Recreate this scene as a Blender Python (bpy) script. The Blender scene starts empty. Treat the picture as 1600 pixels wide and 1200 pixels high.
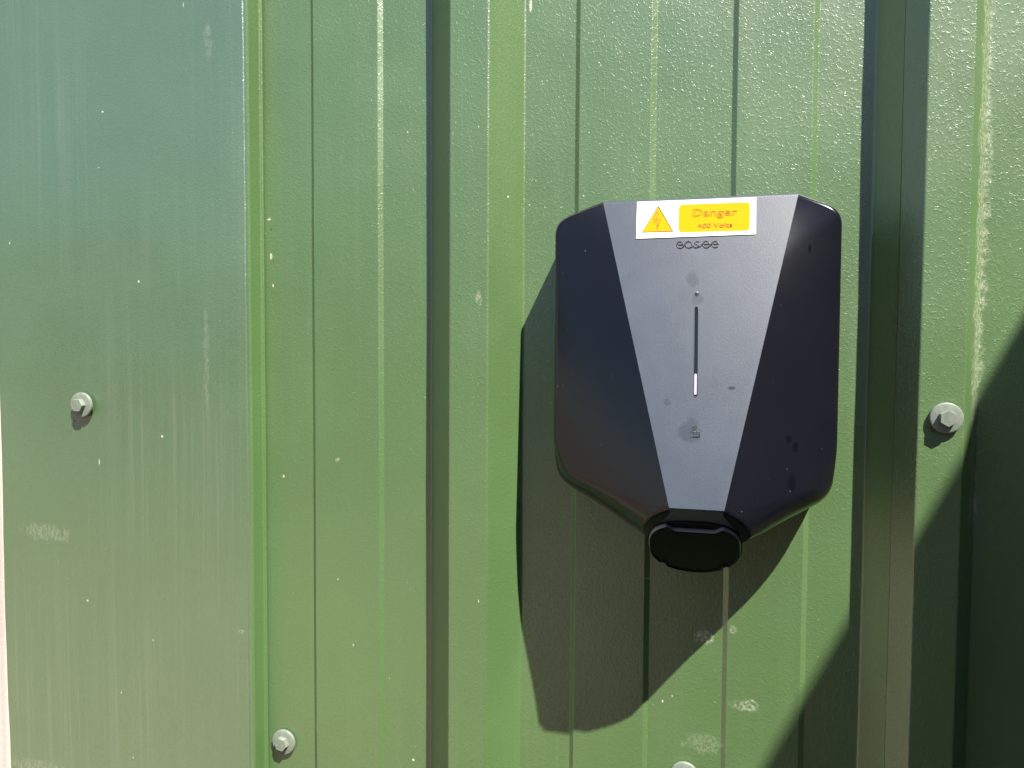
import bpy, bmesh, math, random
from mathutils import Vector, Matrix, noise
random.seed(7)
sc = bpy.context.scene
C = sc.collection
PI = math.pi

# ---------------------------------------------------------------- camera
YAW, PIT, ROL = (math.radians(a) for a in (-14.356, -2.535, 0.3356))
DIST = 0.592                    # metres from lens to the wall plane (wall = plane y 0, out of the wall = -y)
F = 1180.0
cy_, sy_, cp_, sp_ = math.cos(YAW), math.sin(YAW), math.cos(PIT), math.sin(PIT)
fwd = Vector((sy_*cp_, cp_*cy_, sp_))
rt0 = Vector((cy_, -sy_, 0)); up0 = rt0.cross(fwd)
rt = rt0*math.cos(ROL) + up0*math.sin(ROL); up = up0*math.cos(ROL) - rt0*math.sin(ROL)
cam_d = bpy.data.cameras.new('camera'); cam = bpy.data.objects.new('camera', cam_d); C.objects.link(cam)
M = Matrix((rt, up, -fwd)).transposed().to_4x4(); M.translation = Vector((0, -DIST, 0))
cam.matrix_world = M
cam_d.sensor_width = 36; cam_d.lens = 36*F/1600; cam_d.clip_start = 0.01; cam_d.clip_end = 500
sc.camera = cam

def P(px, py, h):
    """point seen at photo pixel (px,py) at height h (m) out of the wall -> (x, z)"""
    d = rt*((px-800)/F) + up*(-(py-600)/F) + fwd
    t = (DIST-h)/d.y
    return d.x*t, d.z*t

# ---------------------------------------------------------------- sky, sun, exposure
SUN = Vector((0.94, -1.0, 1.95)).normalized()
w = bpy.data.worlds.new('World'); sc.world = w; w.use_nodes = True
nt = w.node_tree; bg = nt.nodes['Background']
sky = nt.nodes.new('ShaderNodeTexSky'); sky.sky_type = 'NISHITA'; sky.sun_disc = False; sky.dust_density = .5; sky.ozone_density = 1.6
sky.sun_elevation = math.asin(SUN.z); sky.sun_rotation = math.atan2(SUN.x, SUN.y)
nt.links.new(sky.outputs[0], bg.inputs[0]); bg.inputs[1].default_value = 0.062
sd = bpy.data.lights.new('sun', 'SUN'); sd.energy = 4.8; sd.angle = math.radians(0.53); sd.color = (1, .95, .87)
so = bpy.data.objects.new('sun', sd); C.objects.link(so); so.rotation_euler = SUN.to_track_quat('Z', 'Y').to_euler()
sc.view_settings.view_transform = 'Standard'; sc.view_settings.look = 'None'
sc.view_settings.exposure = 1.3; sc.view_settings.gamma = 1

# ---------------------------------------------------------------- helpers
def tag(o, label=None, cat=None, group=None, kind=None):
    if label: o['label'] = label
    if cat: o['category'] = cat
    if group: o['group'] = group
    if kind: o['kind'] = kind
    return o
def empty(name, loc=(0, 0, 0)):
    o = bpy.data.objects.new(name, None); C.objects.link(o); o.location = loc; o.empty_display_size = .02
    return o
def mesh_obj(name, bm, mats, parent=None, smooth=None, recalc=True):
    if recalc: bmesh.ops.recalc_face_normals(bm, faces=bm.faces)
    me = bpy.data.meshes.new(name); bm.to_mesh(me); bm.free()
    for m in (mats if isinstance(mats, (list, tuple)) else [mats]): me.materials.append(m)
    if smooth is not None:
        for p in me.polygons: p.use_smooth = True
        if smooth < 180: me.set_sharp_from_angle(angle=math.radians(smooth))
    o = bpy.data.objects.new(name, me); C.objects.link(o)
    if parent: o.parent = parent
    return o
def grid(bm, rows, mat=0):
    vs = [[bm.verts.new(p) for p in r] for r in rows]
    for a, b in zip(vs, vs[1:]):
        for i in range(len(a)-1):
            f = bm.faces.new((a[i], a[i+1], b[i+1], b[i])); f.material_index = mat
    return vs
def fillet(pts, radii, seg=4):
    out = [Vector(pts[0])]
    for i in range(1, len(pts)-1):
        p0, p1, p2 = Vector(pts[i-1]), Vector(pts[i]), Vector(pts[i+1])
        r = radii[i] if isinstance(radii, (list, tuple)) else radii
        a, b = (p0-p1), (p2-p1)
        la, lb = a.length, b.length; a.normalize(); b.normalize()
        ang = a.angle(b)
        t = min(r/math.tan(ang/2), la*.48, lb*.48)
        A, B = p1+a*t, p1+b*t
        for k in range(seg+1):
            s = k/seg
            out.append(A*(1-s)**2 + p1*2*s*(1-s) + B*s*s)
    out.append(Vector(pts[-1]))
    return out

class NT:
    """tiny node-tree helper"""
    def __init__(s, name):
        s.m = bpy.data.materials.new(name); s.m.use_nodes = True
        s.t = s.m.node_tree; s.b = s.t.nodes['Principled BSDF']
        s.obj = s.n('ShaderNodeTexCoord').outputs['Object']
    def n(s, kind, **kw):
        x = s.t.nodes.new(kind)
        for k, v in kw.items():
            if k.startswith('i_'):
                key = k[2:]
                key = int(key) if key.isdigit() else key.replace('_', ' ')
                s.set(x.inputs[key], v)
            else: setattr(x, k, v)
        return x
    def set(s, inp, v):
        if isinstance(v, bpy.types.NodeSocket): s.t.links.new(v, inp)
        else:
            if hasattr(inp.default_value, '__len__') and len(inp.default_value) == 4 and len(v) == 3: v = (*v, 1)
            inp.default_value = v
    def math(s, op, a, b=0.0, c=None, clamp=False):
        x = s.n('ShaderNodeMath', operation=op, use_clamp=clamp); s.set(x.inputs[0], a); s.set(x.inputs[1], b)
        if c is not None: s.set(x.inputs[2], c)
        return x.outputs[0]
    def mapr(s, v, a, b, c=0.0, d=1.0, smooth=False):
        x = s.n('ShaderNodeMapRange', clamp=True); s.set(x.inputs[0], v)
        if smooth: x.interpolation_type = 'SMOOTHSTEP'
        for i, q in enumerate((a, b, c, d)): s.set(x.inputs[i+1], q)
        return x.outputs[0]
    def mapping(s, scale, loc=(0, 0, 0), rot=(0, 0, 0), vec=None):
        x = s.n('ShaderNodeMapping'); s.set(x.inputs[0], vec or s.obj)
        x.inputs['Scale'].default_value = scale; x.inputs['Location'].default_value = loc; x.inputs['Rotation'].default_value = rot
        return x.outputs[0]
    def noise(s, scale, detail=3, rough=.5, vec=None, dist=0):
        x = s.n('ShaderNodeTexNoise'); s.set(x.inputs['Vector'], vec or s.obj)
        x.inputs['Scale'].default_value = scale; x.inputs['Detail'].default_value = detail
        x.inputs['Roughness'].default_value = rough; x.inputs['Distortion'].default_value = dist
        return x
    def vor(s, scale, feature='F1', vec=None, rnd=1.0):
        x = s.n('ShaderNodeTexVoronoi', feature=feature); s.set(x.inputs['Vector'], vec or s.obj)
        x.inputs['Scale'].default_value = scale; x.inputs['Randomness'].default_value = rnd
        return x
    def mix(s, f, a, b, mode='MIX'):
        x = s.n('ShaderNodeMix', data_type='RGBA', blend_type=mode); s.set(x.inputs[0], f)
        s.set(x.inputs[6], a); s.set(x.inputs[7], b)
        return x.outputs[2]
    def vmix(s, f, a, b):
        x = s.n('ShaderNodeMix', data_type='FLOAT'); s.set(x.inputs[0], f); s.set(x.inputs[2], a); s.set(x.inputs[3], b)
        return x.outputs[0]
    def vadd(s, a, b, op='ADD'):
        x = s.n('ShaderNodeVectorMath', operation=op); s.set(x.inputs[0], a); s.set(x.inputs[1], b)
        return x.outputs[0]
    def bump(s, h, strength=1.0, dist=.001, normal=None):
        x = s.n('ShaderNodeBump'); s.set(x.inputs['Height'], h); x.inputs['Strength'].default_value = strength
        x.inputs['Distance'].default_value = dist
        if normal: s.set(x.inputs['Normal'], normal)
        return x.outputs[0]
    def blob(s, cx, cz, rx, rz, wobble=.4, wscale=160):
        """soft-edged spot mask around (cx,cz) on the object"""
        v = s.vadd(s.obj, (cx, 0, cz), 'SUBTRACT')
        sep = s.n('ShaderNodeSeparateXYZ'); s.set(sep.inputs[0], v)
        a = s.math('DIVIDE', sep.outputs[0], rx); b = s.math('DIVIDE', sep.outputs[2], rz)
        d = s.math('SQRT', s.math('ADD', s.math('MULTIPLY', a, a), s.math('MULTIPLY', b, b)))
        nz = s.math('MULTIPLY', s.math('SUBTRACT', s.noise(wscale, 3).outputs[0], .5), wobble*2)
        return s.mapr(s.math('ADD', d, nz), 1.15, .75)
    def out(s, **kw):
        for k, v in kw.items(): s.set(s.b.inputs[k.replace('_', ' ')], v)
        return s.m

def simple(name, col, rough=.5, spec=.5, metal=0.0, bump=0, bscale=400):
    q = NT(name); q.out(Base_Color=col, Roughness=rough, Metallic=metal); q.b.inputs['Specular IOR Level'].default_value = spec
    if bump: q.out(Normal=q.bump(q.noise(bscale, 4, .6).outputs[0], 1, bump))
    return q.m

# ---------------------------------------------------------------- materials
GREEN = (.081, .152, .050)
DUST = (.42, .40, .30)
def cladding_mat(name, embossed=True, extra=()):
    q = NT(name)
    warp = q.vadd(q.obj, q.vadd(q.noise(260, 2, .6).outputs['Color'], (.006, .006, .006), 'MULTIPLY'))
    if embossed:
        # leather-grain emboss: short wrinkles in changing directions
        w1 = q.mapping((1, 1, .42), rot=(0, .5, 0), vec=warp)
        w2 = q.mapping((.9, 1, .5), loc=(3, 1, 2), rot=(0, -.7, 0), vec=warp)
        a = q.vor(330, 'DISTANCE_TO_EDGE', w1).outputs['Distance']
        b = q.vor(290, 'DISTANCE_TO_EDGE', w2).outputs['Distance']
        a = q.mapr(a, 0, .13, 1, 0, True); b = q.mapr(b, 0, .13, 1, 0, True)
        gate = q.mapr(q.noise(120, 2).outputs[0], .45, .55)
        h = q.vmix(gate, a, b)
        h = q.math('MULTIPLY', h, q.mapr(q.noise(380, 2).outputs[0], .38, .55))
        fine = q.noise(1000, 3, .6).outputs[0]
        h = q.math('ADD', h, q.math('MULTIPLY', fine, .2))
        nrm = q.bump(h, 1.0, .000085)
    else:
        v = q.mapping((1, 1, .45), rot=(0, .35, 0), vec=warp)
        a = q.vor(620, 'DISTANCE_TO_EDGE', v).outputs['Distance']
        h = q.math('ADD', q.mapr(a, 0, .2, 1, 0, True), q.math('MULTIPLY', q.noise(1100, 3).outputs[0], .6))
        nrm = q.bump(h, 1.0, .00006)
    nrm = q.bump(q.noise(9, 2).outputs[0], 1, .0012, nrm)
    # chalking, vertical run marks, specks
    col = q.mix(q.mapr(q.noise(6, 3).outputs[0], .3, .7), GREEN, tuple(c*1.12 for c in GREEN))
    run = q.noise(1, 4, .6, q.mapping((420, 420, 4.0))).outputs[0]
    run2 = q.noise(1, 3, .6, q.mapping((110, 110, 1.6), loc=(5, 0, 1))).outputs[0]
    big = q.noise(7, 2, .5, q.mapping((1, 1, .5), loc=(2, 0, 7))).outputs[0]
    m = q.math('MULTIPLY', q.mapr(q.math('MULTIPLY', run, run2), .22, .42), q.mapr(big, .38, .66))
    col = q.mix(q.math('MULTIPLY', m, .17 if not embossed else .05), col, DUST)
    if not embossed: col = q.mix(.04, q.mix(1, col, (.80, .88, .98), 'MULTIPLY'), (.38, .43, .42))
    sp = q.vor(95, 'F1', q.mapping((1, 1, .8), loc=(.3, 0, .1)))
    sel = q.n('ShaderNodeSeparateColor'); q.set(sel.inputs[0], sp.outputs['Color'])
    spk = q.math('MULTIPLY', q.mapr(q.math('ADD', sp.outputs['Distance'], q.math('MULTIPLY', q.noise(700, 2).outputs[0], .12)), q.math('MAXIMUM', q.math('MULTIPLY', sel.outputs[1], .14), .05), .03), q.math('GREATER_THAN', sel.outputs[0], .90))
    sp2 = q.vor(260, 'F1'); sel2 = q.n('ShaderNodeSeparateColor'); q.set(sel2.inputs[0], sp2.outputs['Color'])
    spk2 = q.math('MULTIPLY', q.mapr(sp2.outputs['Distance'], q.math('MAXIMUM', q.math('MULTIPLY', sel2.outputs[0], .14), .05), .03), q.math('GREATER_THAN', sel2.outputs[1], .965))
    col = q.mix(q.math('MAXIMUM', q.math('MULTIPLY', spk, .8), q.math('MULTIPLY', spk2, .7)), col, (.62, .62, .5))
    rough = q.mapr(q.noise(14, 3).outputs[0], .3, .7, .36, .43) if embossed else q.mapr(q.noise(14, 3).outputs[0], .3, .7, .30, .36)
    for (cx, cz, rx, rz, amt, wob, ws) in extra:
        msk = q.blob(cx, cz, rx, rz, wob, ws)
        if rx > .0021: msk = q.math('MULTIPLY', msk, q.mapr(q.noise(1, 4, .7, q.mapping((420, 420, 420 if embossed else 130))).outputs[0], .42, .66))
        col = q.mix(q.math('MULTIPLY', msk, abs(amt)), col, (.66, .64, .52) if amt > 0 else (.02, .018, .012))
    q.b.inputs['Specular IOR Level'].default_value = 1.0; q.b.inputs['IOR'].default_value = 1.72 if embossed else 2.0
    return q.out(Base_Color=col, Roughness=rough, Normal=nrm)

def scuffs_and_glints(lst, h=.003):
    out = []
    for px, py, rx, rz, amt in lst:
        x, z = P(px, py, h); small = rx < .0021
        out.append((x, z, rx, rz, amt, .6 if small else .95, 420 if small else 110))
    return out
m_sheet = cladding_mat('embossed_green_paint', True, scuffs_and_glints([(1100, 998, .008, .005, .75), (1165, 1103, .011, .005, .55), (1100, 1165, .014, .008, .22),
    (765, 470, .0025, .006, .45), (527, 718, .0024, .0018, .5), (1145, 985, .003, .003, .4), (1531, 300, .0065, .24, .5),  # last mark: bright reflection on the right rib, painted as a pale streak
    (418, 342, .0018, .0008, .9), (421, 358, .0008, .0008, -.9), (421, 400, .0012, .0026, .7), (425, 408, .0006, .0010, -.7), (424, 446, .0008, .0013, .9), (421, 458, .0005, .0005, -.9),
    (635, 205, .0006, .0006, .9), (828, 6, .0011, .0050, .8), (440, 745, .0010, .0012, .7), (528, 905, .0006, .0006, .8), (765, 920, .0005, .0014, .7), (644, 1190, .0010, .0010, .9),
    (1012, 905, .0014, .0007, .6), (1035, 1098, .0007, .0012, .8), (552, 1008, .0006, .0012, .6), (800, 312, .0006, .0008, .7), (1050, 1090, .0005, .0008, .7)]))
m_flash = cladding_mat('smooth_green_paint', False, scuffs_and_glints([(70, 832, .028, .008, .24), (60, 1197, .03, .006, .2), (325, 60, .004, .016, .22), (322, 560, .003, .05, .16),  # first mark: sun glint on the panel, painted as a pale smear
    (217, 440, .0010, .0013, .9), (161, 175, .0012, .0008, .8), (154, 722, .0006, .0026, .8), (252, 682, .0011, .0011, .8), (138, 938, .0011, .0009, .9), (240, 1000, .0005, .0008, .8),
    (190, 1082, .0005, .0012, .8), (208, 1184, .0007, .0007, .9), (16, 380, .0007, .0018, .6), (378, 986, .0026, .0016, .5), (155, 262, .0006, .0006, .8), (287, 8, .0005, .0020, .7)], .019))
m_fold = cladding_mat('folded_green_edge', True); m_fold.node_tree.nodes['Principled BSDF'].inputs['IOR'].default_value = 1.4
m_cut = simple('cut_steel_edge', (.22, .19, .14), .4, metal=.6)
m_coat = NT('pale_grey_green_coating')
m_coat.out(Base_Color=m_coat.mix(m_coat.mapr(m_coat.noise(260, 3).outputs[0], .35, .7), (.17, .20, .165), (.22, .25, .20)), Roughness=.42,
           Normal=m_coat.bump(m_coat.noise(500, 3).outputs[0], 1, .00008)); m_coat = m_coat.m
m_rubber = simple('black_rubber', (.025, .02, .018), .7)
m_rust = simple('brown_swarf', (.16, .085, .05), .5, metal=.3)

def plastic(name, base, rough, spark, smears=(), grain=.00002, gscale=2200, spec=.5):
    q = NT(name)
    col = q.mix(q.mapr(q.noise(25, 3).outputs[0], .3, .7), base, tuple(c*1.15 for c in base))
    r = q.mapr(q.noise(60, 3, .6).outputs[0], .3, .7, rough*.95, rough*1.05)
    for (cx, cz, rx, rz, amt) in smears:
        msk = q.math('MULTIPLY', q.blob(cx, cz, rx, rz, .55, 140), amt)
        r = q.vmix(msk, r, rough*.62); col = q.mix(msk, col, tuple(c*.35 for c in base))
    sp = q.vor(420, 'F1'); sel = q.n('ShaderNodeSeparateColor'); q.set(sel.inputs[0], sp.outputs['Color'])
    dust = q.math('MULTIPLY', q.mapr(sp.outputs['Distance'], q.math('MAXIMUM', q.math('MULTIPLY', sel.outputs[1], .20), .06), .03), q.math('GREATER_THAN', sel.outputs[0], .975))
    dust = q.math('MULTIPLY', dust, spark)
    col = q.mix(dust, col, (.5, .5, .5))
    q.b.inputs['Specular IOR Level'].default_value = spec
    return q.out(Base_Color=col, Roughness=r, Normal=q.bump(q.noise(gscale, 2, .7).outputs[0], 1, grain))
def sm(lst):
    return [(*P(px, py, h), rx, rz, a) for px, py, h, rx, rz, a in lst]
m_front = plastic('textured_sky_tinted_plastic', (.029, .039, .060), .42, .5,  # same black plastic as the sides; sky sheen put into its base colour
                  sm([(1082, 437, .052, .0040, .0055, .32), (1078, 672, .088, .0075, .0075, .36), (1043, 628, .082, .0026, .0026, .3), (1143, 606, .08, .0025, .0012, .8), (1090, 468, .056, .004, .004, .3)]), .00010, 1500, .8)
m_side = plastic('satin_black_plastic', (.006, .0065, .010), .20, .5,
                 sm([(1233, 688, .075, .002, .0026, .6), (1245, 701, .075, .002, .0032, .6), (1238, 755, .075, .003, .006, .5), (1264, 390, .042, .001, .003, .6)]), .00001, spec=.4)
m_cover = simple('black_cover_plastic', (.005, .005, .005), .45, spec=.12, bump=.00001, bscale=1500)
m_ring = simple('sun_lifted_black_rim', (.17, .17, .175), .26, bump=.00004, bscale=700)  # black rim given a grey base to stand for sun on its edge
m_slot = simple('dark_slot_lens', (.008, .012, .012), .15)
m_engr = simple('engraved_shadow_black', (.006, .006, .007), .35)
m_white = simple('white_label_laminate', (.82, .82, .82), .35, bump=.00001, bscale=600)
m_yellow = simple('yellow_label_print', (.70, .31, .0), .6, spec=.08)
m_grey = simple('grey_engraved_line', (.11, .11, .04), .6, spec=.1)
q = NT('lit_indicator'); q.out(Base_Color=(.30, .24, .32), Roughness=.3)
q.b.inputs['Emission Color'].default_value = (1, .72, .95, 1)
q.set(q.b.inputs['Emission Color'], q.mix(q.mapr(q.noise(260, 1).outputs[0], .4, .6), (1, .55, .75), (.62, .70, 1)))
q.b.inputs['Emission Strength'].default_value = .22; m_led = q.m
q = NT('pale_render')
m_pale = q.out(Base_Color=q.mix(q.noise(40, 4).outputs[0], (.56, .48, .44), (.62, .54, .50)), Roughness=.8, Normal=q.bump(q.noise(300, 4).outputs[0], 1, .0004))
q = NT('dry_gravel')
g = q.vor(38, 'F1'); gs = q.n('ShaderNodeSeparateColor'); q.set(gs.inputs[0], g.outputs['Color'])
m_gravel = q.out(Base_Color=q.mix(gs.outputs[0], (.13, .095, .065), (.30, .235, .17)), Roughness=.9, Normal=q.bump(g.outputs['Distance'], 1, .01))
q = NT('shade_screen_timber')
m_shade_timber = q.out(Base_Color=q.mix(q.noise(1, 4, .6, q.mapping((60, 60, 2))).outputs[0], (.035, .028, .022), (.075, .06, .045)), Roughness=.7)

# ---------------------------------------------------------------- ground
GZ = -1.35
bm = bmesh.new(); grid(bm, [[(x, y, GZ) for x in (-60, -10, 0, 10, 60)] for y in (-120, -30, -8, 0, 3)])
tag(mesh_obj('ground', bm, m_gravel), kind='structure')

# ---------------------------------------------------------------- wall cladding
RH = .0345                                      # rib height
PITCH = .3306
def wob(x, z, amp=.0005):
    return (noise.noise(Vector((x*7, z*5, 1.3)))*amp*1.2 + noise.noise(Vector((x*30, z*22, 5.1)))*amp*.35)
def extrude_profile(name, prof, z0, z1, mat, parent, amp=.0008, thick=.0007):
    fine = [prof[0]]
    for p in prof[1:]:
        a = fine[-1]; k = max(1, int((p-a).length/.012))
        if (p-a).length < 1e-6: continue
        L_ = (p-a).length
        if L_ > .003: fine.append(a.lerp(p, .0005/L_))
        fine += [a.lerp(p, (j+1)/k) for j in range(k-1)]
        if L_ > .003: fine.append(a.lerp(p, 1-.0005/L_))
        fine.append(p)
    prof = fine
    zs = [z0]
    z = z0
    while z < z1-1e-6:
        z = min(z1, z + (.015 if -.45 < z < .45 else .12)); zs.append(z)
    bm = bmesh.new()
    grid(bm, [[(p.x + wob(p.x+9, z, amp)*.5, -p.y - wob(p.x, z, amp), z) for p in prof] for z in zs])
    for f in bm.faces: f.normal_update()
    if sum(f.normal.y for f in bm.faces) > 0: bmesh.ops.reverse_faces(bm, faces=bm.faces)
    o = mesh_obj(name, bm, mat, parent, smooth=180, recalc=False)
    s = o.modifiers.new('thickness', 'SOLIDIFY'); s.thickness = thick; s.offset = -1
    return o
def rib(bL, cL, cR, bR): return [(bL, 0), (cL, RH), (cR, RH), (bR, 0)], [.0022]*4
SH = .0026
def swage(a, b): return [(a-.0008, 0), (a+.0027, SH), (b-.0016, SH), (b+.0022, 0)], [.0010]*4
def chain(*parts):
    pts, rr = [], []
    for p, r in parts: pts += p; rr += r
    return pts, rr
S = [swage(-.3292, -.2657), swage(-.1009, -.0417), swage(.0170, .0737)]
R1 = rib(-.2206, -.1932, -.1623, -.1429)
base2 = .1137; crL, crR, base2R = .1395, .1657, .1834
# left sheet: runs under the flashing, ends beneath the lap on rib 2
pts, rr = chain(([(-1.05, 0)], [0]), S[0], R1, S[1], S[2], ([(base2, 0), (crL, RH), (crL+.012, RH)], [.0022, .002, 0]))
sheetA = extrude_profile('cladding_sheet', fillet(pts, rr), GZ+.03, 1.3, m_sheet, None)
tag(sheetA, 'embossed green metal cladding sheet in the middle, with the charging box fixed to it', 'wall sheet')
# right sheet laps over rib 2, starting half way up its side
f0 = .59; e = .0009
sx, sh = base2+(crL-base2)*f0, RH*f0
nx, ny = -RH/math.hypot(RH, crL-base2), (crL-base2)/math.hypot(RH, crL-base2)
pts = [(sx+nx*.0024, sh+ny*.0024), (crL+nx*.001, RH+e), (crR+.0008, RH+e), (base2R+.001, e), (.2220, e), (.2255, SH+e), (.2790, SH+e), (.2830, e),
       (.3395, e), (.3430, SH+e), (.3970, SH+e), (.4010, e), (base2+PITCH, e), (crL+PITCH, RH+e), (crR+PITCH, RH+e), (base2R+PITCH, e), (.9, e)]
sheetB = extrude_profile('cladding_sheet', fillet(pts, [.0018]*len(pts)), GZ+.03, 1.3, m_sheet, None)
tag(sheetB, 'embossed green cladding sheet at the right, lapped over the middle sheet, half in shade', 'wall sheet')
# bare cut edge of the lapped sheet
bm = bmesh.new()
rows = []
for i in range(61):
    z = -.45 + i*.9/60
    ww = .00006 + .00060*max(0, noise.noise(Vector((0, 0, z*30))))
    ox, oy = wob(sx+9, z)*.5, wob(sx, z)
    rows.append([(sx+nx*(.0024)-ww*.8+ox, -(sh+ny*.0016)-oy, z), (sx+nx*.0024-ww+ox, -(sh+ny*.0025)-oy, z), (sx+nx*.0024+ww*.4+ox, -(sh+ny*.0028)-oy, z)])
grid(bm, rows); mesh_obj('cut_edge', bm, m_cut, sheetB)

# flat corner flashing on the left, standing off at rib height
FH = .0190; fx = P(386, 10, FH)[0]
foot = fx + .0006
pts = [(-.60, .002), (-.60+.0, FH), (fx-.0046, FH), (fx-.0036, FH-.0006), (fx-.0012, FH-.0006), (fx, FH-.0022), (foot, .0030), (foot+.003, .0024)]
lx = P(17, 1190, FH)[0]; lx2 = P(0, 640, FH)[0]
# its left edge leans a little: built with its own grid
prof = fillet(pts[1:], [0, .0006, .0006, .0005, .0012, .003, 0], 5)
zs = [GZ+.02, -.9, -.6] + [-.46+i*.02 for i in range(47)] + [.7, 1.3]
bm = bmesh.new(); rows = []
for z in zs:
    t = (z-P(17, 1190, FH)[1])/(P(0, 640, FH)[1]-P(17, 1190, FH)[1])
    left = lx + (lx2-lx)*t
    n0 = prof[0].copy(); r = []
    for k in range(12):
        x = left + (fx-.0052-left)*k/11
        r.append((x, -FH - wob(x*.6, z, .0014), z))
    for p in prof[1:]:
        fade = max(0, min(1, p.y/FH))
        r.append((p.x, -p.y - wob(fx*.6, z, .0014)*fade, z))
    r = [(left, -.002, z), (left, -FH*.6, z)] + r
    rows.append(r)
grid(bm, rows)
for f in bm.faces: f.normal_update()
if sum(f.normal.y for f in bm.faces) > 0: bmesh.ops.reverse_faces(bm, faces=bm.faces)
for f in bm.faces:
    if all(v.co.x > fx-.0013 for v in f.verts): f.material_index = 1
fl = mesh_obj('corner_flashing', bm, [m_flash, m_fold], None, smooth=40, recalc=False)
s = fl.modifiers.new('thickness', 'SOLIDIFY'); s.thickness = .0007; s.offset = -1
tag(fl, 'wide smooth green metal flashing panel covering the left end of the wall', 'flashing')

# pale rendered wall past the flashing
bm = bmesh.new()
x1 = lx2-.004
bmesh.ops.create_cube(bm, size=1, matrix=Matrix.Translation((x1-1.2, .134, 0)) @ Matrix.Diagonal((2.4, .3, 2.7, 1)))
bmesh.ops.bevel(bm, geom=bm.edges[:], offset=.006, segments=2, affect='EDGES')
wl = mesh_obj('pale_wall', bm, m_pale)
tag(wl, 'pale pinkish white wall showing as a sliver past the left edge of the flashing', 'wall')

# ---------------------------------------------------------------- unseen timber screen, added and lengthened to cast the large shadow and darken reflections
T0 = .62; ZT = P(1600, 490, 0)[1] + (T0-P(1600, 490, 0)[0])/.94*1.95
scr = empty('shade_screen', (T0, 0, GZ))
nb = 30; bwid = .1275
for i in range(nb):
    bm = bmesh.new()
    bmesh.ops.create_cube(bm, size=1, matrix=Matrix.Translation((.0125, -.03-(i+.5)*bwid, (ZT-GZ)/2)) @ Matrix.Diagonal((.025, bwid-.0005, ZT-GZ, 1)))
    mesh_obj('shade_screen_plank', bm, m_shade_timber, scr)
for zz in (.25, ZT-GZ-.25):
    bm = bmesh.new()
    bmesh.ops.create_cube(bm, size=1, matrix=Matrix.Translation((.045, -.03-nb*bwid/2, zz)) @ Matrix.Diagonal((.038, nb*bwid, .08, 1)))
    mesh_obj('shade_screen_rail', bm, m_shade_timber, scr)
tag(scr, 'unseen dark timber screen added at the right to shade the lower right corner of the wall', 'screen')

# ---------------------------------------------------------------- screws
def ring(bm, prof, n=48, ang=0):
    """lathe around -y; prof = [(r,h)]"""
    rows = []
    for r, h in prof:
        rows.append([bm.verts.new((r*math.cos(a), -h, r*math.sin(a))) for a in (2*PI*k/n+ang for k in range(n))])
    for a, b in zip(rows, rows[1:]):
        for k in range(n): bm.faces.new((a[k], a[(k+1) % n], b[(k+1) % n], b[k]))
    return rows
def make_screw():
    root = empty('hex_screw')
    bm = bmesh.new(); r = ring(bm, [(.0083, 0), (.0087, .0006), (.0086, .0016), (.008, .0018)]); bm.faces.new(r[-1]); mesh_obj('gasket', bm, m_rubber, root, 40)
    bm = bmesh.new()
    r = ring(bm, [(.0094, .0014), (.0099, .0017), (.0099, .0036), (.0096, .0040), (.0090, .0042), (.0060, .0044), (.0052, .0045)]); bm.faces.new(r[-1])
    mesh_obj('washer', bm, m_coat, root, 35)
    bm = bmesh.new()
    R = .0048/math.cos(PI/6)
    r = ring(bm, [(R, .0042), (R, .0080), (R*.93, .0086)], 6); bm.faces.new(r[-1])
    vert = [ed for ed in bm.edges if abs(ed.verts[0].co.y-ed.verts[1].co.y) > .003]
    bmesh.ops.bevel(bm, geom=vert, offset=.0003, segments=2, affect='EDGES')
    mesh_obj('hex_head', bm, m_coat, root, 30)
    return root
proto = make_screw()
spots = [((124.5, 633, FH+.0047), 0, FH, 'pale grey hex screw in the smooth flashing panel at the far left'),
         ((441.5, 1161, .0047), 12, 0, 'pale grey hex screw low in the wall just right of the flashing edge'),
         ((1480, 653.5, RH+.0047+e), 30, RH+e, 'pale grey hex screw on the right rib, brown swarf curl under its washer'),
         ((1069, 1214, .0047), 20, 0, 'pale grey hex screw below the charging box, cut off by the bottom edge')]
for i, ((px, py, h), ang, base, lab) in enumerate(spots):
    if i == 0: root = proto
    else:
        root = proto.copy(); C.objects.link(root)
        for ch in list(proto.children):
            c = ch.copy(); C.objects.link(c); c.parent = root
    x, z = P(px, py, h)
    root.location = (x, -base, z); root.rotation_euler = (0, math.radians(ang), 0)
    root.scale = ((1.16, 1, 1.16), (1.12, 1, 1.12), (1.03, 1, 1.03), (1.1, 1, 1.1))[i]
    tag(root, lab, 'screw', 'hex head screws fixing the green cladding')
    if i == 2: scr3 = root
# swarf curl at the right-hand screw
bm = bmesh.new(); rows = []
for k in range(26):
    a = k/25*2*PI*1.4; c0 = Vector((math.cos(a)*.0016, -.001-k*.00006, math.sin(a)*.0019))
    rows.append([c0+Vector((math.cos(a)*.0005*math.cos(b), .0005*math.sin(b), math.sin(a)*.0005*math.cos(b))) for b in (0, PI*.5, PI, PI*1.5, 2*PI)])
grid(bm, rows); sw = mesh_obj('swarf_curl', bm, m_rust, scr3, 180)
v = Vector((-.0072, -.0004, -.0068)); v.rotate(Matrix.Rotation(-math.radians(30), 3, 'Y')); sw.location = v

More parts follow.
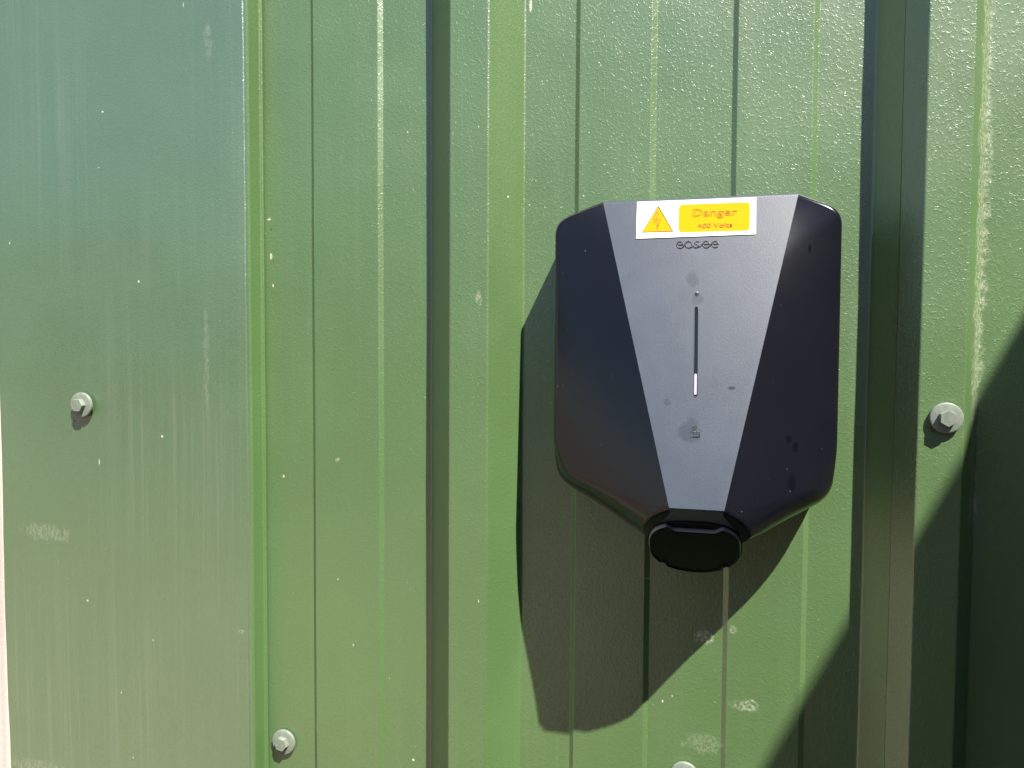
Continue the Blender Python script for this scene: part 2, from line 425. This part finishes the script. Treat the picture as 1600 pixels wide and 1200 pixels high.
# ---------------------------------------------------------------- charging box
def pt(px, py, h): x, z = P(px, py, h); return Vector((x, z, h))
HT, HB = .036, .1095
TL, TR = pt(942, 313, HT), pt(1248, 303, HT)
BLp, BRp = pt(1047, 803, HB), pt(1130, 804, HB)
zt = (TL.y+TR.y)/2; zb = (BLp.y+BRp.y)/2
cxx = (BLp.x+BRp.x)/2
zend = P(1085, 862, .085)[1]                      # bottom of the shell (hidden behind the socket cover)
def lin(z, a, b, va, vb): t = (z-a)/(b-a); return va+(vb-va)*t
SX = P(1084.5, 860, .0795)[0]
def drop(d): return .60*(math.sqrt(d*d+.002**2)-.002)
def ridge(z, L):
    T, B = (TL, BLp) if L else (TR, BRp)
    if z >= zb: return lin(z, zt, zb, T.x, B.x)
    out_ = drop(zb-z)/.74
    out_ = max(0, min(out_, (.0298-abs(B.x-SX))))
    return B.x + (-out_ if L else out_)
SL = [P(868, 372, .04)[0], P(868, 740, .040)[0]]; SR = [P(1316, 352, .04)[0], P(1303, 765, .040)[0]]
zs1, zs2 = P(868, 372, .04)[1], P(868, 740, .04)[1]
def side_x(z, L):
    a = SL if L else SR
    return lin(z, zs1, zs2, a[0], a[1])
def hlin(z): return lin(z, zt, zb, HT, HB)
def hcen(z): return hlin(z) if z >= zb else hlin(z)-drop(zb-z)
def hside(z): return lin(z, zt, zs2, .040, .049)
def hfac(x, z, L):
    xr, xs = ridge(z, L), side_x(z, L)
    t = (x-xr)/(xs-xr)
    hc = hcen(z)
    return hc + (hside(z)-hc)*t
def outline(L):
    if L:
        p = [P(942, 313, .036), P(868, 346, .038), P(868, 751, .038), P(1012, 838, .078), P(1040, 868, .08)]
    else:
        p = [P(1248, 303, .036), P(1316, 329, .038), P(1303, 781, .038), P(1158, 850, .078), P(1128, 874, .08)]
    p[0] = ((TL if L else TR).x, zt); p[-1] = (p[-1][0], zend)
    return fillet([Vector((a, b)) for a, b in p], [0, .016, .020, .015, 0], 14)
OUT = {True: outline(True), False: outline(False)}
def xout(z, L):
    pl = OUT[L]
    for a, b in zip(pl, pl[1:]):
        if a.y >= z-1e-9 and z >= b.y-1e-9 and a.y > b.y:
            t = (a.y-z)/(a.y-b.y); return a.x+(b.x-a.x)*t
    return pl[-1].x if z < pl[-1].y else pl[0].x
def dist_out(x, z, L):
    p = Vector((x, z)); best = 1
    pl = OUT[L]
    for a, b in zip(pl, pl[1:]):
        ab = b-a; l2 = ab.length_squared
        t = max(0, min(1, (p-a).dot(ab)/l2)) if l2 else 0
        best = min(best, (p-(a+ab*t)).length)
    return best
def roll(h, d, R):
    if d >= R: return h
    return h - (R-math.sqrt(max(0, R*R-(R-d)**2)))
def sstep(a, b, x): t = max(0, min(1, (x-a)/(b-a))); return t*t*(3-2*t)
def RAD(z, L): return .0030 + .026*sstep(P(868, 670, .04)[1], P(868, 800, .06)[1], z)
zr = []
N = 190
for i in range(N+1):
    s = i/N
    zr.append(zt + (zend-zt)*s)
zr = sorted(set([round(z, 6) for z in zr] + [round(zt-.0001*k*k, 6) for k in range(0, 10)] + [round(zb-.0004*k, 6) for k in range(0, 12)]), reverse=True)
charger = empty('charging_box', (0, 0, 0))
def topr(h, z):                                     # small radius on the top edge
    return roll(h, zt-z, .0016)
TILT = math.radians(45)
SZ, SHH = P(1085, 860, .0795)[1], .0795
SX = P(1084.5, 860, .0795)[0]
def cutp(h, z, x=None):
    return min(h, SHH + ((z-SZ)*math.sin(TILT)-.0030)/math.cos(TILT))
def surf(x, z, L=None):
    h = hfac(x, z, L); d = dist_out(x, z, L)
    return cutp(roll(h, d, RAD(z, L)), z, x)
for L in (True, False):
    bm = bmesh.new(); rows = []
    NU = 46
    for z in zr:
        xr, xo = ridge(z, L), xout(z, L)
        if (xo-xr)*(-1 if L else 1) < 1e-5: xo = xr + (-1e-5 if L else 1e-5)
        r = []
        for k in range(NU+1):
            u = math.sin(k/NU*PI/2)
            u = .5*u+.5*(1-(1-k/NU)**2.2)
            x = xr+(xo-xr)*u
            h = surf(x, z, L)
            if k == 0: h = cutp(topr(hcen(z), z), z, xr)
            r.append((x, -h, z))
        for q_ in (.8, .4, .03): r.append((xo, r[NU][1]*q_ if q_ > .03 else -.002, z))
        rows.append(r)
    grid(bm, rows)
    bmesh.ops.remove_doubles(bm, verts=bm.verts, dist=4e-6)
    mesh_obj('side_cover', bm, m_side, charger, 50)
# centre panel with top and bottom returns
bm = bmesh.new(); rows = []
NC = 30
def crow(z, yf):
    a, b = ridge(z, True), ridge(z, False)
    return [(x, yf(z, x), z) for x in (a+(b-a)*k/NC for k in range(NC+1))]
rows.append(crow(zt, lambda z, x: -.002)); rows.append(crow(zt, lambda z, x: -.018))
for z in zr: rows.append(crow(z, lambda z, x: -cutp(topr(hcen(z), z), z, x)))
rows.append(crow(zend, lambda z, x: -.002))
grid(bm, rows)
fp = mesh_obj('front_panel', bm, m_front, charger, 50)

# frame on the centre panel: origin mid-top, axis v down the panel, n outwards
v_ax = Vector((0, -(HB-HT), zb-zt)).normalized(); u_ax = Vector((1, 0, 0)); n_ax = u_ax.cross(-v_ax).normalized()
if n_ax.y > 0: n_ax = -n_ax
def on_panel(px, py, lift=.0001):
    """3-D point where the photo ray meets the panel plane"""
    d = rt*((px-800)/F) + up*(-(py-600)/F) + fwd
    o = Vector((0, -DIST, 0)); p0 = Vector((0, -HT, zt))
    t = (p0-o).dot(n_ax)/d.dot(n_ax)
    return o+d*t+n_ax*lift
def poly_on(name, pxs, mat, parent, lift, thick=.0003):
    bm = bmesh.new()
    top = [bm.verts.new(on_panel(x, y, lift)) for x, y in pxs]
    bot = [bm.verts.new(on_panel(x, y, lift-thick)) for x, y in pxs]
    bm.faces.new(top); n = len(top)
    for i in range(n): bm.faces.new((top[i], bot[i], bot[(i+1) % n], top[(i+1) % n]))
    return mesh_obj(name, bm, mat, parent)
def tube(name, paths, rad, mat, parent, ns=6, closed=False):
    bm = bmesh.new()
    for pth in paths:
        rows = []
        n = len(pth)
        for i, p in enumerate(pth):
            a = pth[max(0, i-1)] if not closed else pth[i-1]; b = pth[min(n-1, i+1)] if not closed else pth[(i+1) % n]
            t = (b-a).normalized(); s_ = t.cross(n_ax).normalized()
            rows.append([p+s_*rad*math.cos(q)+n_ax*rad*math.sin(q) for q in (2*PI*k/ns for k in range(ns+1))])
        if closed: rows.append(rows[0])
        grid(bm, rows)
    return mesh_obj(name, bm, mat, parent, 180)

# status light strip (thin slot), lit at its lower end
def capsule(x0, y0, x1, y1, wd):
    out = []
    for k in range(9):
        a = PI+PI*k/8; out.append((x0+wd*math.cos(a), y0+wd*math.sin(a)))
    for k in range(9):
        a = PI*k/8; out.append((x1+wd*math.cos(a), y1+wd*math.sin(a)))
    return out
lf = [on_panel(x, y, .00008) for x, y in capsule(1088.2, 482, 1086.6, 617, 3.2)]
tube('slot_rim', [lf], .00022, m_front, charger, closed=True)
st = poly_on('light_strip', capsule(1088.2, 482, 1086.6, 617, 2.5), m_slot, charger, .00012)
poly_on('lit_segment', capsule(1087, 586, 1086.5, 615, 1.9), m_led, st, .0003)
bm = bmesh.new(); bmesh.ops.create_uvsphere(bm, u_segments=12, v_segments=8, radius=.0011, matrix=Matrix.Translation(on_panel(1089, 457.5, -.0004)))
mesh_obj('sensor_dot', bm, m_ring, charger, 180)
poly_on('sensor_hole', capsule(1088.6, 459, 1088.6, 459.6, 3.0), m_engr, charger, .00015)

# contactless-reader symbol: hand card under two arcs
def arcpx(cx, cy, r, a0, a1, n=10, ry=None):
    ry = ry or r
    return [(cx+r*math.cos(math.radians(a0+(a1-a0)*k/n)), cy-ry*math.sin(math.radians(a0+(a1-a0)*k/n))) for k in range(n+1)]
sym = [[(1080.2, 674), (1080.2, 682.6), (1092.8, 682.8), (1092.8, 674), (1080.2, 674)], [(1084.4, 674), (1084.4, 679)], [(1088.6, 674), (1088.6, 679)],
       arcpx(1086.4, 674.5, 5.0, 35, 145, ry=3.5), arcpx(1086.4, 673.5, 7.6, 40, 140, ry=6.5)]
tube('reader_symbol', [[on_panel(x, y, .00005) for x, y in s_] for s_ in sym], .00024, m_engr, charger)
tube('symbol_edge', [[on_panel(x-.9, y+.9, .00002) for x, y in s_] for s_ in sym], .00020, m_front, charger)
# engraved wordmark
def zz(x, y): return (980+x/7.27, 300+y/7.27)
def e_(cx, cy, r):
    a = [zz(cx-r, cy), zz(cx+r*.9, cy-3)]
    b = arcpx(*zz(cx, cy), r/7.27, 5, 315, 22)
    return [a, b]
word = e_(603, 604, 38) + e_(900, 598, 38) + e_(1003, 596, 36)
word += [arcpx(*zz(700, 600), 37/7.27, 40, 320, 20)]
word += [[zz(632, 630), zz(652, 608), zz(668, 585)], [zz(700, 565), zz(725, 572), zz(745, 600), zz(765, 628), zz(785, 637), zz(805, 628), zz(812, 614), zz(800, 602), zz(775, 592), zz(770, 578), zz(785, 564), zz(805, 562), zz(822, 570)],
         [zz(738, 585), zz(738, 635)], [zz(805, 632), zz(835, 618), zz(858, 590)], [zz(928, 625), zz(950, 605), zz(968, 580)]]
tube('wordmark', [[on_panel(x, y, -.00002) for x, y in s_] for s_ in word], .00048, m_engr, charger)
tube('wordmark_edge', [[on_panel(x-.7, y+1.1, -.00004) for x, y in s_] for s_ in word], .00022, m_front, charger)

# warning label
lab = poly_on('warning_label', [(995.5, 316), (1181.5, 309), (1181, 366.5), (994, 373.5)], m_white, charger, .0006, .0006)
def rrect(c, r, n=6):
    """rounded rectangle through 4 px corners (TL,TR,BR,BL)"""
    out = []
    for i in range(4):
        p = Vector(c[i]); a = (Vector(c[i-1])-p).normalized(); b = (Vector(c[(i+1) % 4])-p).normalized()
        A, B = p+a*r, p+b*r
        for k in range(n+1):
            s_ = k/n; out.append(tuple(A*(1-s_)**2+p*2*s_*(1-s_)+B*s_*s_))
    return out
poly_on('yellow_field', rrect([(1061, 320.5), (1172, 316.5), (1171.5, 361), (1060, 364)], 7), m_yellow, lab, .0007, .0001)
tri = [(1028.6, 323), (1051.5, 362), (1003.5, 363.5)]
poly_on('warning_triangle', tri, m_yellow, lab, .0007, .0001)
tube('triangle_border', [[on_panel(x, y, .0007) for x, y in tri+tri[:1]]], .00034, m_grey, lab)
bolt = [zz(338, 233), zz(300, 320), zz(326, 322), zz(294, 360), zz(350, 335), zz(343, 395), zz(330, 398), zz(337, 428), zz(360, 398), zz(351, 396), zz(378, 312), zz(330, 326), zz(357, 234), zz(338, 233)]
tube('lightning_bolt', [[on_panel(x, y, .0007) for x, y in bolt]], .00024, m_grey, lab)
def lettering(txt, px0, py0, px1, py1, size_px, rad):
    """hollow engraved letters along the baseline px0,py0 -> px1,py1"""
    cu = bpy.data.curves.new('lettering', 'FONT'); cu.body = txt; cu.fill_mode = 'NONE'; cu.resolution_u = 3
    tmp = bpy.data.objects.new('tmp', cu); C.objects.link(tmp)
    dg = bpy.context.evaluated_depsgraph_get(); me = bpy.data.meshes.new_from_object(tmp.evaluated_get(dg))
    bm0 = bmesh.new(); bm0.from_mesh(me); bpy.data.objects.remove(tmp); bpy.data.meshes.remove(me)
    bm0.verts.ensure_lookup_table()
    xs = [v_.co.x for v_ in bm0.verts]; x0, x1_ = min(xs), max(xs)
    A, B = on_panel(px0, py0, .0008), on_panel(px1, py1, .0008)
    ux = (B-A); sc_x = ux.length/(x1_-x0); ux.normalize(); uy = n_ax.cross(ux).normalized()
    if uy.z < 0: uy = -uy
    cap = size_px*.4/1000*1.06
    sy2 = cap/.73
    seen = set(); paths = []
    for v_ in bm0.verts:
        if v_.index in seen: continue
        loop = []; cur = v_; prev = None
        while cur is not None and cur.index not in seen:
            seen.add(cur.index); loop.append(cur.co.copy())
            nxt = None
            for ed in cur.link_edges:
                o_ = ed.other_vert(cur)
                if o_.index not in seen: nxt = o_; break
            cur = nxt
        if len(loop) > 2: paths.append([A+ux*((c.x-x0)*sc_x)+uy*(c.y*sy2) for c in loop])
    bm0.free()
    bm = bmesh.new()
    for pth in paths:
        n = len(pth); rows = []
        for i, p in enumerate(pth):
            t = (pth[(i+1) % n]-pth[i-1]).normalized(); s_ = t.cross(n_ax).normalized()
            rows.append([p+s_*rad, p+n_ax*rad*.6, p-s_*rad])
        rows.append(rows[0]); grid(bm, rows)
    return mesh_obj('lettering', bm, m_grey, lab)
lettering('Danger', 1082.5, 339.3, 1151.5, 337.4, 14.2, .00016)
lettering('400 Volts', 1090, 357.6, 1144, 355.8, 8.6, .00014)

# socket under the box: round collar, cover with a finger scallop
sc_c = Vector((P(1084.5, 860, .0795)[0], -SHH, SZ))
tiltn = TILT
nd = Vector((0, -math.cos(tiltn), -math.sin(tiltn))); ud = Vector((1, 0, 0)); vd = ud.cross(nd); vd = -vd if vd.z < 0 else vd
R0 = .0298
def supe(a, k):
    c, s_ = math.cos(a), math.sin(a)
    n_ = 2.9 if s_ > 0 else 2.15
    rr_ = R0*k/(abs(c)**n_+abs(s_)**n_)**(1/n_)
    return rr_*c, rr_*s_
def cov(a):
    """outline radius of the cover"""
    x, y = supe(a, 1.0)
    top = .0228 + .0060*sstep(.012, .0205, abs(x))
    if y > 0: y = min(y, top)
    if y < 0:
        lim = .0285
        if abs(x) < .0195 and y < -.0205: y = y
        elif y < -.0200: y = max(y, -.0185-.0*abs(x))
    return x, y
def disc_part(name, prof, mat, fn, parent, n=160, cap=True, smooth=35):
    bm = bmesh.new(); rows = []
    for sc_, hh in prof:
        rw = []
        for k in range(n):
            x, y = fn(2*PI*k/n); rw.append(bm.verts.new(sc_c+ud*x*sc_+vd*y*sc_+nd*hh))
        rows.append(rw)
    for a, b in zip(rows, rows[1:]):
        for k in range(n): bm.faces.new((a[k], a[(k+1) % n], b[(k+1) % n], b[k]))
    if cap: bm.faces.new(rows[-1])
    return mesh_obj(name, bm, mat, parent, smooth)
circ = lambda a: supe(a, 1.035)
disc_part('socket_collar', [(1.0, -.055), (1.0, -.0027), (.985, -.0021), (.93, -.0024)], m_cover, circ, charger)
cv = disc_part('socket_cover', [(.90, -.0060), (.975, -.0058), (1.0, -.0050), (1.0, -.0012), (.98, .0)], m_ring, cov, charger, cap=False)
disc_part('cover_face', [(.98, .0), (.955, .0002), (.93, -.0006), (.6, -.0004)], m_cover, cov, cv)
tag(charger, 'black faceted wall charging box with a yellow danger label on its sloping front', 'charger')

# ---------------------------------------------------------------- unseen behind the camera: a hedge added as dark reflector, and the photographer
q = NT('added_hedge_leaves'); m_added_leaf = q.out(Base_Color=q.mix(q.noise(3, 3).outputs[0], (.030, .055, .018), (.07, .11, .035)), Roughness=.5)
m_added_wood = simple('added_hedge_wood', (.06, .045, .03), .8)
rnd = random.Random(3)
added_hedge = empty('added_hedge', (0, -7.5, GZ)); 
bm = bmesh.new()
for k in range(15000):
    x = rnd.uniform(-13, 13); top = 2.75+.35*noise.noise(Vector((x*.7, 2, 0)))
    z = top*rnd.random()**.75; dpt = .65+.2*noise.noise(Vector((x, z, 3)))
    y = rnd.choice((1, 1, 1, -1))*dpt*rnd.uniform(.6, 1)*(1-.3*(z/top)**4)
    c = Vector((x, y, z+.05)); s1 = rnd.uniform(.06, .13)
    a = Vector((rnd.gauss(0, 1), rnd.gauss(0, 1), rnd.gauss(0, 1))).normalized(); b = a.orthogonal().normalized()
    vs = [bm.verts.new(c+v) for v in (-a*s1, b*s1*.5, a*s1, -b*s1*.5)]
    bm.faces.new(vs)
tag(mesh_obj('added_hedge_foliage', bm, m_added_leaf, added_hedge, recalc=False), kind='stuff')
bm = bmesh.new()
grid(bm, [[(x, .3*noise.noise(Vector((x, z, 8))), z) for x in [-13+i*.5 for i in range(53)]] for z in (0, .8, 1.6, 2.3)])
o = mesh_obj('added_hedge_branches', bm, m_added_wood, added_hedge); o.modifiers.new('t', 'SOLIDIFY').thickness = .5
tag(added_hedge, 'long dark green clipped hedge, unseen, added opposite the green wall to darken its reflections', 'added_hedge')

# the photographer, dark against the bright gravel in every gloss
m_jacket = simple('dark_navy_cloth', (.012, .014, .02), .85, bump=.0004, bscale=300)
m_trouser = simple('black_cloth', (.012, .012, .013), .85)
m_skin = simple('skin', (.45, .27, .19), .5)
m_hair = simple('dark_brown_hair', (.03, .018, .01), .6)
m_shoe = simple('dark_leather', (.02, .015, .012), .5)
m_eye = simple('eye_white', (.6, .6, .58), .2)
person = empty('person', (.075, -1.07, GZ)); person.rotation_euler = (0, 0, .04)
V_, E_, Rr_ = [], [], []
def J(p, r, parent=None):
    V_.append(p); Rr_.append(r if isinstance(r, tuple) else (r, r))
    if parent is not None: E_.append((parent, len(V_)-1))
    return len(V_)-1
pel = J((0, 0, .95), (.155, .11)); sp1 = J((0, .0, 1.10), (.14, .10), pel); ch = J((0, 0, 1.29), (.165, .115), sp1); ub = J((0, -.01, 1.41), (.11, .08), ch)
nk = J((0, .005, 1.485), .055, ub); hb = J((0, .025, 1.545), (.066, .075), nk); hd = J((0, .02, 1.64), (.078, .095), hb); ht_ = J((0, .015, 1.71), (.055, .07), hd)
for s_ in (-1, 1):
    sh = J((.175*s_, -.01, 1.395), .062, ub); el = J((.235*s_, .09, 1.14), .045, sh); wr = J((.095*s_, .345, 1.275), .029, el)
    pm = J((.083*s_, .385, 1.31), (.036, .018), wr)
    for k, (ln, dz) in enumerate(((.030, .028), (.036, .012), (.033, -.004), (.026, -.019))):
        kx = .078*s_
        f1 = J((kx+.004*s_, .405, 1.325+dz), .0095, pm); f2 = J((kx-.014*s_, .405+ln*.75, 1.332+dz), .0085, f1); J((kx-.036*s_, .405+ln, 1.336+dz), .0075, f2)
    t1 = J((.062*s_, .392, 1.305), .011, pm); t2 = J((.045*s_, .405, 1.312), .0095, t1); J((.030*s_, .414, 1.322), .0085, t2)
    hp = J((.095*s_, 0, .88), .092, pel); kn = J((.11*s_, .02, .50), .058, hp); an = J((.12*s_, -.02, .10), .042, kn); bl = J((.125*s_, .07, .045), (.045, .035), an); J((.13*s_, .16, .035), (.038, .025), bl)
me = bpy.data.meshes.new('body'); me.from_pydata(V_, E_, []); body = bpy.data.objects.new('body', me); C.objects.link(body)
sk = body.modifiers.new('skin', 'SKIN'); sk.use_smooth_shade = True
for i, r in enumerate(Rr_):
    me.skin_vertices[0].data[i].radius = r; me.skin_vertices[0].data[i].use_root = (i == 0)
body.modifiers.new('sub', 'SUBSURF').levels = 2; body.modifiers['sub'].render_levels = 2
dg = bpy.context.evaluated_depsgraph_get(); bme = bpy.data.meshes.new_from_object(body.evaluated_get(dg)); bpy.data.objects.remove(body)
body = bpy.data.objects.new('body', bme); C.objects.link(body); body.parent = person
bme.materials.clear()
for m in (m_jacket, m_trouser, m_skin, m_shoe): bme.materials.append(m)
for f in bme.polygons:
    c = f.center; f.use_smooth = True
    f.material_index = 3 if c.z < .09 else 1 if c.z < .93 else 2 if (c.z > 1.485 or c.y > .335) else 0
def ball(name, c, r, mat, par, cut=None):
    bm = bmesh.new(); bmesh.ops.create_uvsphere(bm, u_segments=20, v_segments=14, radius=1, matrix=Matrix.Translation(c) @ Matrix.Diagonal((*r, 1)))
    if cut:
        bmesh.ops.delete(bm, geom=[v for v in bm.verts if cut(v.co)], context='VERTS')
    return mesh_obj(name, bm, mat, par, 180)
hair = ball('hair', (0, 0, 1.655), (.094, .115, .108), m_hair, person, lambda c: (c.y > .045 and c.z < 1.70) or c.z < 1.57)
hair.modifiers.new('t', 'SOLIDIFY').thickness = .012
for s_ in (-1, 1):
    ball('ear', (.083*s_, .01, 1.625), (.010, .018, .030), m_skin, person)
    ball('eye', (.031*s_, .088, 1.632), (.012, .009, .008), m_eye, person)
ball('nose', (0, .104, 1.600), (.012, .018, .024), m_skin, person)
ball('mouth', (0, .089, 1.563), (.024, .009, .006), simple('lips', (.35, .13, .11), .5), person)
tag(person, 'person in a dark jacket and trousers standing behind the camera, holding up a phone', 'person')
bm = bmesh.new(); bmesh.ops.create_cube(bm, size=1, matrix=Matrix.Diagonal((.150, .0082, .074, 1)))
bmesh.ops.bevel(bm, geom=bm.edges[:], offset=.0035, segments=3, affect='EDGES')
ph = mesh_obj('phone', bm, m_cover, None, 40); ph.matrix_world = Matrix.Translation((.055, -DIST-.026, -.014)) @ Matrix.Rotation(-YAW, 4, 'Z')
tag(ph, 'black phone held sideways in both hands of the person', 'phone')
